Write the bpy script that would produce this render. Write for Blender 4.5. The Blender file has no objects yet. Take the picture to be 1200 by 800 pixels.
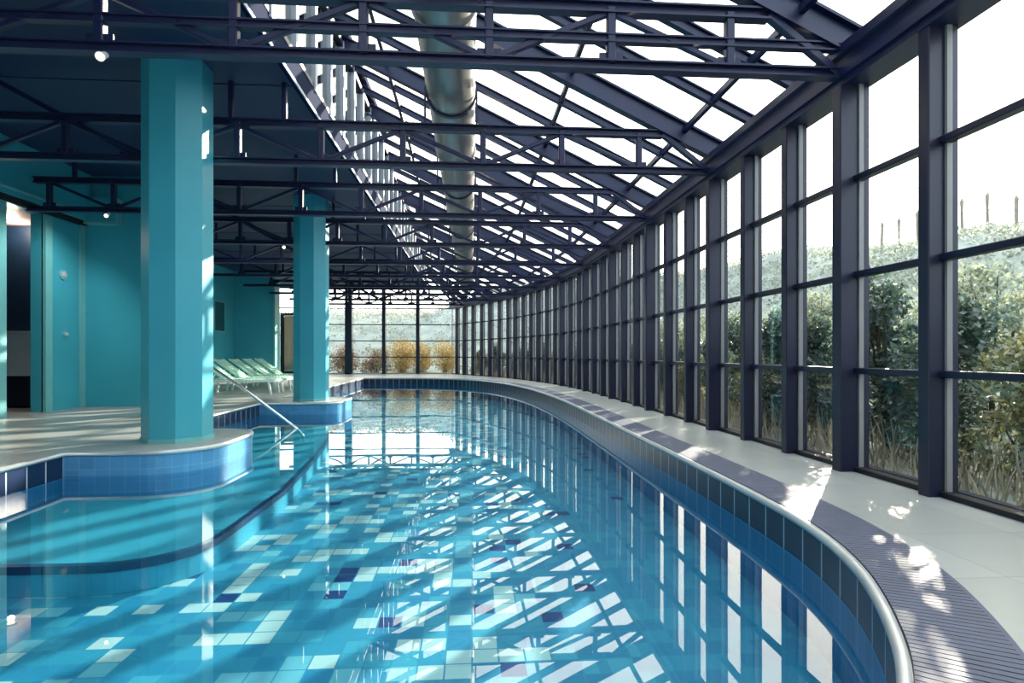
import bpy, math, random
from mathutils import Vector, Matrix
from mathutils.geometry import tessellate_polygon
from mathutils import noise as mnoise

random.seed(7)
SC = bpy.context.scene
COL = SC.collection
PI = math.pi

# ------------------------------------------------------------------ materials
def lin(r, g, b):
    f = lambda c: (c/255/12.92) if c/255 <= 0.04045 else ((c/255+0.055)/1.055)**2.4
    return (f(r), f(g), f(b), 1.0)

class NT:
    def __init__(s, name):
        s.m = bpy.data.materials.new(name); s.m.use_nodes = True
        s.t = s.m.node_tree; s.t.nodes.clear()
        s.out = s.t.nodes.new('ShaderNodeOutputMaterial')
    def n(s, typ, **kw):
        nd = s.t.nodes.new('ShaderNode'+typ)
        for k, v in kw.items():
            if k.startswith('i_'):
                key = k[2:]
                nd.inputs[int(key) if key.isdigit() else key.replace('_', ' ')].default_value = v
            else: setattr(nd, k, v)
        return nd
    def l(s, a, b): s.t.links.new(a, b)
    def surf(s, sock): s.l(sock, s.out.inputs['Surface'])
    def math(s, op, a, b=None, clamp=False):
        nd = s.n('Math', operation=op, use_clamp=clamp)
        for i, v in enumerate((a, b)):
            if v is None: continue
            if isinstance(v, (int, float)): nd.inputs[i].default_value = v
            else: s.l(v, nd.inputs[i])
        return nd.outputs[0]
    def mix(s, fac, a, b, blend='MIX'):
        nd = s.n('Mix', data_type='RGBA', blend_type=blend)
        for sock, v in ((nd.inputs[0], fac), (nd.inputs[6], a), (nd.inputs[7], b)):
            if isinstance(v, (int, float, tuple)): sock.default_value = v
            else: s.l(v, sock)
        return nd.outputs[2]
    def ramp(s, fac, stops, interp='LINEAR'):
        nd = s.n('ValToRGB'); cr = nd.color_ramp; cr.interpolation = interp
        while len(cr.elements) < len(stops): cr.elements.new(0.5)
        for e, (p, c) in zip(cr.elements, stops): e.position = p; e.color = c
        s.l(fac, nd.inputs[0]); return nd.outputs[0]

def painted(name, col, rough=0.45, var=0.12, scale=3.0, metal=0.0, bump=0.0, spec=0.5):
    t = NT(name)
    tc = t.n('TexCoord')
    nz = t.n('TexNoise', i_Scale=scale, i_Detail=4.0); t.l(tc.outputs['Object'], nz.inputs['Vector'])
    dark = tuple(c*(1-var) for c in col[:3])+(1,)
    lite = tuple(min(1, c*(1+var)) for c in col[:3])+(1,)
    c = t.ramp(nz.outputs[0], [(0.3, dark), (0.7, lite)])
    p = t.n('BsdfPrincipled', i_Roughness=rough, i_Metallic=metal); t.l(c, p.inputs['Base Color'])
    p.inputs['Specular IOR Level'].default_value = spec
    if bump:
        b = t.n('Bump', i_Strength=bump, i_Distance=0.01); t.l(nz.outputs[0], b.inputs['Height']); t.l(b.outputs[0], p.inputs['Normal'])
    t.surf(p.outputs[0]); return t.m

M = {}
M['steel'] = painted('navy_painted_steel', lin(22, 31, 68), 0.42, 0.15)
M['mullion'] = painted('dark_aluminium_profile', lin(24, 28, 54), 0.38, 0.1)
M['bead'] = painted('pale_glazing_bead', lin(150, 150, 150), 0.4, 0.05)
M['teal'] = painted('teal_painted_plaster', lin(66, 170, 190), 0.38, 0.06, 1.2)
M['teal_pale'] = painted('pale_teal_trim', lin(110, 185, 190), 0.4, 0.05)
M['ceiling'] = painted('navy_ceiling_board', lin(22, 40, 78), 0.6, 0.12, 0.8)
M['navy_matt'] = painted('matt_navy_board', lin(20, 34, 66), 0.9, 0.1, 2.0, 0.0, 0.0, 0.1)
M['fascia'] = painted('pale_grey_fascia', lin(176, 184, 194), 0.5, 0.05)
M['duct'] = painted('galvanised_duct_metal', lin(150, 148, 146), 0.32, 0.08, 2.0, 0.75)
M['silver'] = painted('satin_silver_edge', lin(205, 210, 212), 0.28, 0.05, 8.0, 0.35)
M['slate'] = painted('slate_blue_grate', lin(74, 84, 110), 0.5, 0.15, 9.0)
M['chrome'] = painted('polished_steel', lin(225, 228, 230), 0.15, 0.03, 8.0, 0.8)
M['lounger'] = painted('white_lounger_plastic', lin(214, 232, 224), 0.45, 0.04)
M['lounger_sling'] = painted('mint_lounger_fabric', lin(170, 222, 205), 0.7, 0.06, 20)
M['black'] = painted('black_rubber', lin(14, 16, 26), 0.6, 0.1)
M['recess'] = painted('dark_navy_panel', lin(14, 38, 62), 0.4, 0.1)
M['grey'] = painted('grey_counter_panel', lin(206, 216, 222), 0.5, 0.06)
M['pink'] = painted('warm_plaster', lin(190, 165, 158), 0.6, 0.06)
M['plaque'] = painted('dark_teal_board', lin(20, 88, 100), 0.4, 0.06)
M['timber'] = painted('weathered_fence_timber', lin(140, 135, 120), 0.8, 0.2, 6.0)
M['bark'] = painted('brown_bark', lin(84, 68, 50), 0.9, 0.25, 10)

def glow(name, col, s):
    t = NT(name); e = t.n('Emission', i_Color=col, i_Strength=s); t.surf(e.outputs[0]); return t.m
M['lamp'] = glow('lamp_glow', lin(255, 214, 170), 6.0)

def schlick(t, f0, normal=None):
    lw = t.n('LayerWeight', i_Blend=0.5)
    if normal: t.l(normal, lw.inputs['Normal'])
    p = t.math('POWER', lw.outputs['Facing'], 5.0)
    return t.math('ADD', t.math('MULTIPLY', p, 1-f0), f0, True)

def glass(name, tint, f0=0.03):
    t = NT(name)
    tr = t.n('BsdfTransparent', i_Color=tint); gl = t.n('BsdfGlossy', i_Roughness=0.0)
    mx = t.n('MixShader'); t.l(schlick(t, f0), mx.inputs[0]); t.l(tr.outputs[0], mx.inputs[1]); t.l(gl.outputs[0], mx.inputs[2])
    t.surf(mx.outputs[0]); return t.m
M['glass'] = glass('clear_window_glass', (0.965, 0.975, 0.965, 1), 0.025)

def water():
    t = NT('still_pool_water')
    tc = t.n('TexCoord')
    nz = t.n('TexNoise', i_Scale=1.1, i_Detail=1.0); t.l(tc.outputs['Object'], nz.inputs['Vector'])
    b = t.n('Bump', i_Strength=0.05, i_Distance=0.02); t.l(nz.outputs[0], b.inputs['Height'])
    tr = t.n('BsdfTransparent', i_Color=(0.68, 0.88, 0.95, 1))
    gl = t.n('BsdfGlossy', i_Roughness=0.0); t.l(b.outputs[0], gl.inputs['Normal'])
    mx = t.n('MixShader'); t.l(schlick(t, 0.12, b.outputs[0]), mx.inputs[0]); t.l(tr.outputs[0], mx.inputs[1]); t.l(gl.outputs[0], mx.inputs[2])
    t.surf(mx.outputs[0]); return t.m
M['water'] = water()

TILE = 0.145
def mosaic():
    t = NT('pool_floor_mosaic')
    tc = t.n('TexCoord')
    sc = t.n('VectorMath', operation='SCALE'); sc.inputs['Scale'].default_value = 1/TILE; t.l(tc.outputs['Object'], sc.inputs[0])
    fl = t.n('VectorMath', operation='FLOOR'); t.l(sc.outputs[0], fl.inputs[0])
    fr = t.n('VectorMath', operation='FRACTION'); t.l(sc.outputs[0], fr.inputs[0])
    sx = t.n('SeparateXYZ'); t.l(fl.outputs[0], sx.inputs[0])
    cx = t.n('CombineXYZ'); t.l(sx.outputs[0], cx.inputs[0]); t.l(sx.outputs[1], cx.inputs[1])
    wn = t.n('TexWhiteNoise', noise_dimensions='3D'); t.l(cx.outputs[0], wn.inputs['Vector'])
    cn = t.n('TexNoise', i_Scale=0.33, i_Detail=2.0); t.l(cx.outputs[0], cn.inputs['Vector'])
    # clusters shift the random value so pale tiles gather together
    v = t.math('ADD', wn.outputs['Value'], t.math('MULTIPLY', t.math('SUBTRACT', cn.outputs[0], 0.5), 1.0), True)
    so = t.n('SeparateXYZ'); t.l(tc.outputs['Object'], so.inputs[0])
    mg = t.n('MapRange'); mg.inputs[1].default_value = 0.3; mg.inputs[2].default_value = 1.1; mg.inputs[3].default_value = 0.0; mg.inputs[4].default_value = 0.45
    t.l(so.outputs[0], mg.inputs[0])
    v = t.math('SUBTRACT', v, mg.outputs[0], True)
    col = t.ramp(v, [(0.0, lin(44, 142, 178)), (0.22, lin(56, 156, 186)), (0.58, lin(74, 172, 196)),
                     (0.74, lin(124, 196, 210)), (0.83, lin(206, 224, 220))], 'CONSTANT')
    wn2 = t.n('TexWhiteNoise', noise_dimensions='3D')
    ad = t.n('VectorMath', operation='ADD'); ad.inputs[1].default_value = (37.3, 11.7, 5.1); t.l(cx.outputs[0], ad.inputs[0]); t.l(ad.outputs[0], wn2.inputs['Vector'])
    navy = t.math('LESS_THAN', wn2.outputs['Value'], 0.028)
    col = t.mix(navy, col, lin(8, 58, 118))
    fx = t.n('SeparateXYZ'); t.l(fr.outputs[0], fx.inputs[0])
    e = lambda s: t.math('MINIMUM', s, t.math('SUBTRACT', 1.0, s))
    g = t.math('LESS_THAN', t.math('MINIMUM', e(fx.outputs[0]), e(fx.outputs[1])), 0.03)
    col = t.mix(g, col, lin(62, 152, 180))
    p = t.n('BsdfPrincipled', i_Roughness=0.5); t.l(col, p.inputs['Base Color']); t.surf(p.outputs[0]); return t.m
M['mosaic'] = mosaic()

def tiled_uv(name, cu, cv, base, grout, gw, var=0.1, rough=0.3):
    """tiles laid along the wall: u is the run in metres, v the height"""
    t = NT(name)
    uv = t.n('UVMap')
    s = t.n('SeparateXYZ'); t.l(uv.outputs[0], s.inputs[0])
    u = t.math('DIVIDE', s.outputs[0], cu); v = t.math('DIVIDE', s.outputs[1], cv)
    e = lambda x: t.math('MINIMUM', x, t.math('SUBTRACT', 1.0, x))
    fu = t.math('MULTIPLY', e(t.math('FRACT', u)), cu); fv = t.math('MULTIPLY', e(t.math('FRACT', v)), cv)
    g = t.math('LESS_THAN', t.math('MINIMUM', fu, fv), gw)
    c = t.n('CombineXYZ'); t.l(t.math('FLOOR', u), c.inputs[0]); t.l(t.math('FLOOR', v), c.inputs[1])
    wn = t.n('TexWhiteNoise', noise_dimensions='3D'); t.l(c.outputs[0], wn.inputs['Vector'])
    dk = tuple(x*(1-var) for x in base[:3])+(1,); lt = tuple(min(1, x*(1+var)) for x in base[:3])+(1,)
    col = t.mix(g, t.ramp(wn.outputs['Value'], [(0, dk), (1, lt)]), grout)
    p = t.n('BsdfPrincipled', i_Roughness=rough); t.l(col, p.inputs['Base Color']); t.surf(p.outputs[0]); return t.m
M['band'] = tiled_uv('navy_edge_tile', 0.25, 0.40, lin(18, 40, 72), lin(180, 198, 210), 0.008, 0.12, 0.3)
M['poolwall'] = tiled_uv('blue_pool_tile', 0.145, 0.145, lin(44, 138, 188), lin(90, 165, 200), 0.003, 0.08, 0.3)
M['plinthtile'] = tiled_uv('light_blue_tile', 0.145, 0.23, lin(92, 160, 208), lin(120, 180, 216), 0.003, 0.08, 0.25)

def tiled_xy(name, sx, base, grout, gw, var, rough, noise_scale=0.0):
    t = NT(name)
    tc = t.n('TexCoord')
    s = t.n('SeparateXYZ'); t.l(tc.outputs['Object'], s.inputs[0])
    u = t.math('DIVIDE', s.outputs[0], sx); v = t.math('DIVIDE', s.outputs[1], sx)
    e = lambda x: t.math('MINIMUM', x, t.math('SUBTRACT', 1.0, x))
    g = t.math('LESS_THAN', t.math('MULTIPLY', t.math('MINIMUM', e(t.math('FRACT', u)), e(t.math('FRACT', v))), sx), gw)
    c = t.n('CombineXYZ'); t.l(t.math('FLOOR', u), c.inputs[0]); t.l(t.math('FLOOR', v), c.inputs[1])
    wn = t.n('TexWhiteNoise', noise_dimensions='3D'); t.l(c.outputs[0], wn.inputs['Vector'])
    nz = t.n('TexNoise', i_Scale=5.0, i_Detail=6.0); t.l(tc.outputs['Object'], nz.inputs['Vector'])
    f = t.math('ADD', t.math('MULTIPLY', wn.outputs['Value'], 0.5), t.math('MULTIPLY', nz.outputs[0], 0.5))
    dk = tuple(x*(1-var) for x in base[:3])+(1,); lt = tuple(min(1, x*(1+var)) for x in base[:3])+(1,)
    col = t.mix(g, t.ramp(f, [(0.2, dk), (0.8, lt)]), grout)
    p = t.n('BsdfPrincipled', i_Roughness=rough); t.l(col, p.inputs['Base Color']); t.surf(p.outputs[0]); return t.m
M['deck'] = tiled_xy('pale_stone_deck', 0.6, lin(164, 169, 168), lin(138, 143, 142), 0.003, 0.10, 0.32)
M['ledge'] = tiled_xy('turquoise_ledge_tile', 0.145, lin(70, 172, 196), lin(60, 158, 184), 0.002, 0.06, 0.5)

def foliage(name, a, b, trans=0.4):
    t = NT(name)
    geo = t.n('NewGeometry')
    c = t.ramp(geo.outputs['Random Per Island'], [(0.0, a), (1.0, b)])
    d = t.n('BsdfDiffuse'); tr = t.n('BsdfTranslucent'); t.l(c, d.inputs[0]); t.l(c, tr.inputs[0])
    gl = t.n('BsdfGlossy', i_Roughness=0.35, i_Color=(0.9, 0.95, 1, 1))
    mx = t.n('MixShader', i_0=trans); t.l(d.outputs[0], mx.inputs[1]); t.l(tr.outputs[0], mx.inputs[2])
    m2 = t.n('MixShader', i_0=0.08); t.l(mx.outputs[0], m2.inputs[1]); t.l(gl.outputs[0], m2.inputs[2])
    t.surf(m2.outputs[0]); return t.m
M['leaf_dark'] = foliage('blue_green_leaves', lin(44, 66, 62), lin(108, 128, 104))
M['leaf_olive'] = foliage('olive_leaves', lin(92, 96, 56), lin(176, 172, 112))
M['leaf_yellow'] = foliage('ochre_leaves', lin(170, 132, 50), lin(236, 206, 112))
M['leaf_brown'] = foliage('russet_leaves', lin(112, 82, 60), lin(190, 152, 112))
M['leaf_sage'] = foliage('sage_scrub', lin(118, 128, 120), lin(170, 174, 152), 0.45)  # scrub greyed so outdoor haze is part of the colour
M['curtain'] = foliage('beige_curtain_cloth', lin(186, 172, 154), lin(186, 172, 154), 0.35)
M['leaf_grey'] = foliage('grey_green_leaves', lin(96, 112, 104), lin(168, 174, 140), 0.5)
M['drygrass'] = foliage('dry_grass_blades', lin(104, 98, 84), lin(186, 178, 152), 0.5)
M['hill'] = painted('scrubby_hillside', lin(138, 146, 138), 0.95, 0.25, 0.8)  # outdoor haze is painted into this pale grey-green

# ------------------------------------------------------------------ mesh building
class MB:
    def __init__(s): s.v = []; s.f = []; s.uv = None
    def add(s, vs, fs):
        o = len(s.v); s.v += [tuple(v) for v in vs]; s.f += [tuple(i+o for i in f) for f in fs]; return s
    def box(s, a, b):
        x0, y0, z0 = [min(a[i], b[i]) for i in range(3)]; x1, y1, z1 = [max(a[i], b[i]) for i in range(3)]
        return s.add([(x0,y0,z0),(x1,y0,z0),(x1,y1,z0),(x0,y1,z0),(x0,y0,z1),(x1,y0,z1),(x1,y1,z1),(x0,y1,z1)],
                     [(3,2,1,0),(4,5,6,7),(0,1,5,4),(1,2,6,5),(2,3,7,6),(3,0,4,7)])
    def sweep(s, prof, p0, p1, up=(0,0,1)):
        """straight extrusion of a closed (side, up) profile from p0 to p1"""
        p0, p1 = Vector(p0), Vector(p1); d = (p1-p0).normalized(); u = Vector(up)
        sd = d.cross(u).normalized(); u = sd.cross(d).normalized(); n = len(prof)
        vs = [p+sd*a+u*b for p in (p0, p1) for a, b in prof]
        fs = [(i, (i+1) % n, n+(i+1) % n, n+i) for i in range(n)]+[tuple(range(n))[::-1], tuple(range(n, 2*n))]
        return s.add(vs, fs)
    def bar(s, p0, p1, w, h, up=(0,0,1)):
        c = min(w, h)*0.12
        pr = [(-w/2+c,-h/2),(w/2-c,-h/2),(w/2,-h/2+c),(w/2,h/2-c),(w/2-c,h/2),(-w/2+c,h/2),(-w/2,h/2-c),(-w/2,-h/2+c)]
        return s.sweep(pr, p0, p1, up)
    def ibeam(s, p0, p1, w, h, tf, tw, up=(0,0,1)):
        pr = [(-w/2,-h/2),(w/2,-h/2),(w/2,-h/2+tf),(tw/2,-h/2+tf),(tw/2,h/2-tf),(w/2,h/2-tf),(w/2,h/2),(-w/2,h/2),
              (-w/2,h/2-tf),(-tw/2,h/2-tf),(-tw/2,-h/2+tf),(-w/2,-h/2+tf)]
        # caps of a concave profile: split in three quads each
        p0, p1 = Vector(p0), Vector(p1); d = (p1-p0).normalized(); u = Vector(up)
        sd = d.cross(u).normalized(); u = sd.cross(d).normalized(); n = 12
        vs = [p+sd*a+u*b for p in (p0, p1) for a, b in pr]
        fs = [(i, (i+1) % n, n+(i+1) % n, n+i) for i in range(n)]
        for o in (0, n):
            fs += [tuple(o+k for k in q) for q in ((0,1,2,3,10,11), (3,4,9,10), (4,5,6,7,8,9))]
        return s.add(vs, fs)
    def tube(s, pts, r, n=12, cap=True):
        pts = [Vector(p) for p in pts]; rings = []
        for i, p in enumerate(pts):
            d = (pts[min(i+1, len(pts)-1)]-pts[max(i-1, 0)]).normalized()
            a = d.cross(Vector((0,0,1)));
            if a.length < 1e-4: a = Vector((1,0,0))
            a.normalize(); b = d.cross(a).normalized()
            rr = r[i] if isinstance(r, (list, tuple)) else r
            rings.append([p+a*math.cos(2*PI*k/n)*rr+b*math.sin(2*PI*k/n)*rr for k in range(n)])
        vs = [v for q in rings for v in q]; fs = []
        for i in range(len(pts)-1):
            for k in range(n): fs.append((i*n+k, i*n+(k+1) % n, (i+1)*n+(k+1) % n, (i+1)*n+k))
        if cap: fs += [tuple(range(n))[::-1], tuple((len(pts)-1)*n+k for k in range(n))]
        return s.add(vs, fs)
    def poly(s, pts, z, flip=False):
        tri = tessellate_polygon([[Vector((p[0], p[1], 0)) for p in pts]])
        vs = [(p[0], p[1], z) for p in pts]
        fs = []
        for a, b, c in tri:
            A, B, C = vs[a], vs[b], vs[c]
            cr = (B[0]-A[0])*(C[1]-A[1])-(B[1]-A[1])*(C[0]-A[0])
            fs.append((a, b, c) if (cr > 0) != flip else (a, c, b))
        return s.add(vs, fs)
    def prism(s, pts, z0, z1):
        ar = sum(pts[i][0]*pts[(i+1) % len(pts)][1]-pts[(i+1) % len(pts)][0]*pts[i][1] for i in range(len(pts)))
        if ar < 0: pts = pts[::-1]
        n = len(pts)
        s.poly(pts, z1); s.poly(pts, z0, True)
        vs = [(p[0], p[1], z) for z in (z0, z1) for p in pts]
        return s.add(vs, [(i, (i+1) % n, n+(i+1) % n, n+i) for i in range(n)])
    def build(s, name, mat, parent=None, smooth=False, origin=None):
        me = bpy.data.meshes.new(name)
        off = Vector(origin) if origin else Vector((0,0,0))
        if parent is not None: off = off+world_loc(parent) if origin else world_loc(parent)
        me.from_pydata([tuple(Vector(v)-off) for v in s.v], [], s.f)
        if s.uv is not None:
            ul = me.uv_layers.new(name='UVMap')
            for i, lp in enumerate(me.loops): ul.data[i].uv = s.uv[lp.vertex_index]
        me.materials.append(mat); me.validate(); me.update()
        if smooth:
            for p in me.polygons: p.use_smooth = True
        o = bpy.data.objects.new(name, me); COL.objects.link(o)
        if parent is not None: o.parent = parent
        elif origin: o.location = origin
        return o

def world_loc(o):
    v = Vector(o.location)
    while o.parent: o = o.parent; v += Vector(o.location)
    return v
def tag(o, label=None, cat=None, group=None, kind=None):
    if label: o['label'] = label
    if cat: o['category'] = cat
    if group: o['group'] = group
    if kind: o['kind'] = kind
    return o
def empty(name, loc, label=None, cat=None, group=None, kind=None):
    o = bpy.data.objects.new(name, None); COL.objects.link(o); o.location = loc; o.empty_display_size = 0.1
    return tag(o, label, cat, group, kind)
def struct(o, label, cat): return tag(o, label, cat, None, 'structure')

ONES = ['', 'first', 'second', 'third', 'fourth', 'fifth', 'sixth', 'seventh', 'eighth', 'ninth', 'tenth', 'eleventh', 'twelfth',
        'thirteenth', 'fourteenth', 'fifteenth', 'sixteenth', 'seventeenth', 'eighteenth', 'nineteenth']
def nth(n):
    if n < 20: return ONES[n]
    tens = {2: ('twentieth', 'twenty'), 3: ('thirtieth', 'thirty'), 4: ('fortieth', 'forty')}[n//10]
    return tens[0] if n % 10 == 0 else tens[1]+'-'+ONES[n % 10]

def catmull(pts, n=8):
    out = []
    P = [Vector((p[0], p[1])) for p in pts]
    for i in range(len(P)-1):
        a, b, c, d = P[max(i-1, 0)], P[i], P[i+1], P[min(i+2, len(P)-1)]
        for k in range(n):
            t = k/n
            out.append(0.5*((2*b)+(c-a)*t+(2*a-5*b+4*c-d)*t*t+(3*b-a-3*c+d)*t**3))
    out.append(P[-1]); return out
def resample(pts, step, start=0.0):
    """points every `step` metres along a polyline"""
    res = []; acc = 0.0; nxt = start
    for a, b in zip(pts, pts[1:]):
        L = (b-a).length
        while nxt <= acc+L+1e-6:
            res.append(a+(b-a)*((nxt-acc)/L)); nxt += step
        acc += L
    return res

# ------------------------------------------------------------------ plan of the hall (metres; y runs along the hall, camera stands at the origin)
WALL = catmull([(3.25,-3.0),(3.25,0.3),(3.245,3.83),(3.225,4.75),(3.2,7.4),(3.18,9.9),(3.15,12.7),(3.07,15.5),(2.97,16.8),
                (2.60,19.5),(1.70,23.2),(0.83,25.4),(-0.46,28.0),(-1.12,29.25)], 12)
WALL = [Vector((p.x+0.09, p.y)) for p in WALL]
BAY = 0.879
H_GLASS = 3.30           # underside of the eaves beam
Z_CEIL = 4.40
X_EDGE = -2.25           # edge of the flat ceiling
Y_END = 29.25
Y_REAR = -2.6
X_W1 = -7.4
X_W3 = -9.7
posts = resample(WALL, BAY, 3.0+0.31)          # starts at y = 0.31
posts = [p for p in posts]
while (posts[-1]-Vector((-1.03, Y_END))).length > BAY*0.6: posts.append(posts[-1]+(posts[-1]-posts[-2]))
posts[-1] = Vector((-1.03, Y_END))
NP = len(posts)
def tangent(i):
    a, b = posts[max(i-1, 0)], posts[min(i+1, NP-1)]
    return (b-a).normalized()

# ---- glazed right wall, one bay per structure
TRANS = [0.86, 1.68, 2.50]
def mullion(mb, P, t, heavy=False, z1=H_GLASS):
    n = Vector((-t.y, t.x))               # towards the room
    if n.x > 0 and abs(t.y) > 0.3: n = -n
    w = 0.10 if not heavy else 0.115; dp = 0.15 if not heavy else 0.19
    def q(a, b): return (P.x+t.x*a+n.x*b, P.y+t.y*a+n.y*b)
    mb.prism([q(-w/2+.008,dp), q(w/2-.008,dp), q(w/2,dp-.008), q(w/2,-0.01), q(-w/2,-0.01), q(-w/2,dp-.008)], 0.0, z1)
    mb.prism([q(-w/2-.012,-0.012), q(w/2+.012,-0.012), q(w/2+.012,-0.06), q(-w/2-.012,-0.06)], 0.0, z1)   # outer pressure cap
    return n
for i in range(NP-1):
    P, Q = posts[i], posts[i+1]; t = (Q-P).normalized(); L = (Q-P).length
    n = Vector((-t.y, t.x))
    if n.x > 0: n = -n
    heavy = (i % 3 == 2)
    b = i-2
    pos = 'beside the camera' if i < 3 else ('%s bay of the curved glass wall counted from the camera end' % nth(b))
    lab = 'tall glazed bay with four panes in dark frame, %s' % pos if i >= 3 else 'tall glazed bay with dark frame beside the camera, %s of three' % nth(i+1)
    r = struct(empty('window_%d' % (i+1), (P.x, P.y, 0)), lab, 'window')
    m = MB(); mullion(m, P, tangent(i), heavy); m.build('mullion', M['mullion'], r)
    bd = MB()
    for (PP, sg) in ((P, 1), (Q, -1)):
        c = PP+t*sg*0.062
        a0, a1 = c-t*0.011, c+t*0.011
        bd.prism([(a0+n*0.03)[:], (a1+n*0.03)[:], (a1-n*0.01)[:], (a0-n*0.01)[:]], 0.03, H_GLASS)
    bd.build('glazing_bead', M['bead'], r)
    A, B = P+t*0.05, Q-t*0.05
    for z in TRANS:
        tb = MB(); tb.bar((A.x+n.x*0.03, A.y+n.y*0.03, z), (B.x+n.x*0.03, B.y+n.y*0.03, z), 0.085, 0.05)
        tb.build('transom', M['mullion'], r)
    sb = MB(); sb.bar((A.x+n.x*0.02, A.y+n.y*0.02, 0.02), (B.x+n.x*0.02, B.y+n.y*0.02, 0.02), 0.10, 0.04); sb.build('sill_rail', M['black'], r)
    pm = MB(); zs = [0.04]+TRANS+[H_GLASS]
    for z0, z1 in zip(zs, zs[1:]):
        lo, hi = z0+(0.025 if z0 > 0.1 else 0), z1-(0.025 if z1 < 3 else 0)
        pm.prism([(A-n*0.012)[:], (B-n*0.012)[:], (B-n*0.022)[:], (A-n*0.022)[:]], lo, hi)
    pm.build('pane', M['glass'], r)

# ---- eaves beam following the curve
def loft(pts2, prof):
    """sweep an (offset towards room, z) profile along a plan polyline"""
    mb = MB(); n = len(prof); N = len(pts2)
    for i, p in enumerate(pts2):
        a, b = pts2[max(i-1, 0)], pts2[min(i+1, N-1)]; t = (b-a).normalized(); nn = Vector((-t.y, t.x))
        mb.v += [(p.x+nn.x*o, p.y+nn.y*o, z) for o, z in prof]
    for i in range(N-1):
        for k in range(n): mb.f.append((i*n+k, i*n+(k+1) % n, (i+1)*n+(k+1) % n, (i+1)*n+k))
    mb.f += [tuple(range(n)), tuple((N-1)*n+k for k in range(n))[::-1]]
    return mb
wl = [p for p in WALL if p.y >= 0.3]
eb = loft(wl, [(-0.10,3.30),(0.16,3.30),(0.16,3.36),(0.19,3.36),(0.19,3.44),(0.15,3.46),(0.15,3.54),(0.19,3.56),(0.19,3.64),(0.10,3.70),(-0.10,3.70)])
struct(eb.build('eaves_beam', M['steel']), 'long dark curved eaves beam running along the top of the glass wall', 'beam')
kb = loft(wl, [(-0.14,-0.02),(-0.065,-0.02),(-0.065,0.035),(-0.14,0.035)])
struct(kb.build('baseboard_right', M['mullion']), 'dark low kerb profile outside the foot of the curved glass wall', 'baseboard')

# ---- glass roof bays
def zridge(y): return 6.40 if y < 14 else 6.40+(5.05-6.40)*min(1, (y-14)/15.25)
def roof_pt(i, f):
    P = posts[i]; x0, z0 = P.x, 3.72
    return Vector((x0+(X_EDGE-x0)*f, P.y, z0+(zridge(P.y)-z0)*f))
PURL = [0.09, 0.36, 0.62, 0.86]
for i in range(NP):
    heavy = (i % 3 == 2)
    ord_ = ('%s glass roof bay counted from the camera end' % nth(i+1))
    r = empty('skylight', tuple(roof_pt(i, 0)), 'sloping navy rafter with its roof panes, %s' % ord_, 'skylight', 'sloping glass roof bays', 'structure')
    m = MB()
    if heavy: m.ibeam(roof_pt(i, 0)-Vector((0,0,0.06)), roof_pt(i, 1)-Vector((0,0,0.06)), 0.13, 0.26, 0.025, 0.03)
    else: m.ibeam(roof_pt(i, 0), roof_pt(i, 1), 0.075, 0.11, 0.016, 0.02)
    m.build('rafter', M['steel'], r)
    if i < NP-1:
        up = Vector((0,0,0.07))
        for f in PURL:
            q = MB(); q.bar(roof_pt(i, f)-Vector((0,0,.01)), roof_pt(i+1, f)-Vector((0,0,.01)), 0.06, 0.08); q.build('purlin', M['steel'], r)
        pm = MB()
        for f0, f1 in zip([0]+PURL, PURL+[1]):
            c = [roof_pt(i, f0)+up, roof_pt(i+1, f0)+up, roof_pt(i+1, f1)+up, roof_pt(i, f1)+up]
            pm.add(c+[v+Vector((0,0,0.012)) for v in c], [(3,2,1,0),(4,5,6,7),(0,1,5,4),(1,2,6,5),(2,3,7,6),(3,0,4,7)])
        pm.build('pane', M['glass'], r)

# ---- flat ceiling, its fascia and the clerestory above its edge
cm = MB(); cm.box((X_W3-0.4, Y_REAR-0.2, Z_CEIL), (X_EDGE, Y_END+0.2, Z_CEIL+0.30))
for y in range(-2, 29, 3): cm.box((X_W3-0.3, y+0.4, Z_CEIL-0.012), (X_EDGE-0.02, y+0.44, Z_CEIL))
struct(cm.build('ceiling', M['ceiling']), 'flat dark navy ceiling over the column side of the pool', 'ceiling')
fm = MB(); fm.box((X_EDGE, Y_REAR, Z_CEIL-0.03), (X_EDGE+0.05, Y_END, Z_CEIL+0.06)); fm.box((X_EDGE, Y_REAR, Z_CEIL+0.06), (X_EDGE+0.03, Y_END, Z_CEIL+0.33))
struct(fm.build('trim_1', M['navy_matt']), 'navy fascia board under the clerestory windows', 'trim')
fm = MB(); fm.box((X_EDGE+0.05, Y_REAR, Z_CEIL-0.03), (X_EDGE+0.062, Y_END, Z_CEIL+0.012))
uw = MB(); uw.box((-4.6, Y_REAR, Z_CEIL+0.30), (-4.5, Y_END, 6.6)); struct(uw.build('wall_upper', M['navy_matt']), 'dark back wall of the upper storey behind the clerestory', 'wall')
uw = MB(); uw.box((-4.6, Y_REAR, 6.5), (X_EDGE+0.12, 14.5, 6.62)); uw.box((-4.6, 14.5, 5.9), (X_EDGE-0.1, Y_END, 6.5)); struct(uw.build('ceiling_upper', M['navy_matt']), 'dark ceiling of the upper storey behind the clerestory', 'ceiling')
struct(fm.build('sunlit_rim_strip', M['fascia']), 'thin rim strip of the navy ceiling, its sun highlight painted pale', 'trim')  # pale colour carries the sun's bright line on the ceiling edge
ys = [0.31+BAY*k for k in range(33)]
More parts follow.
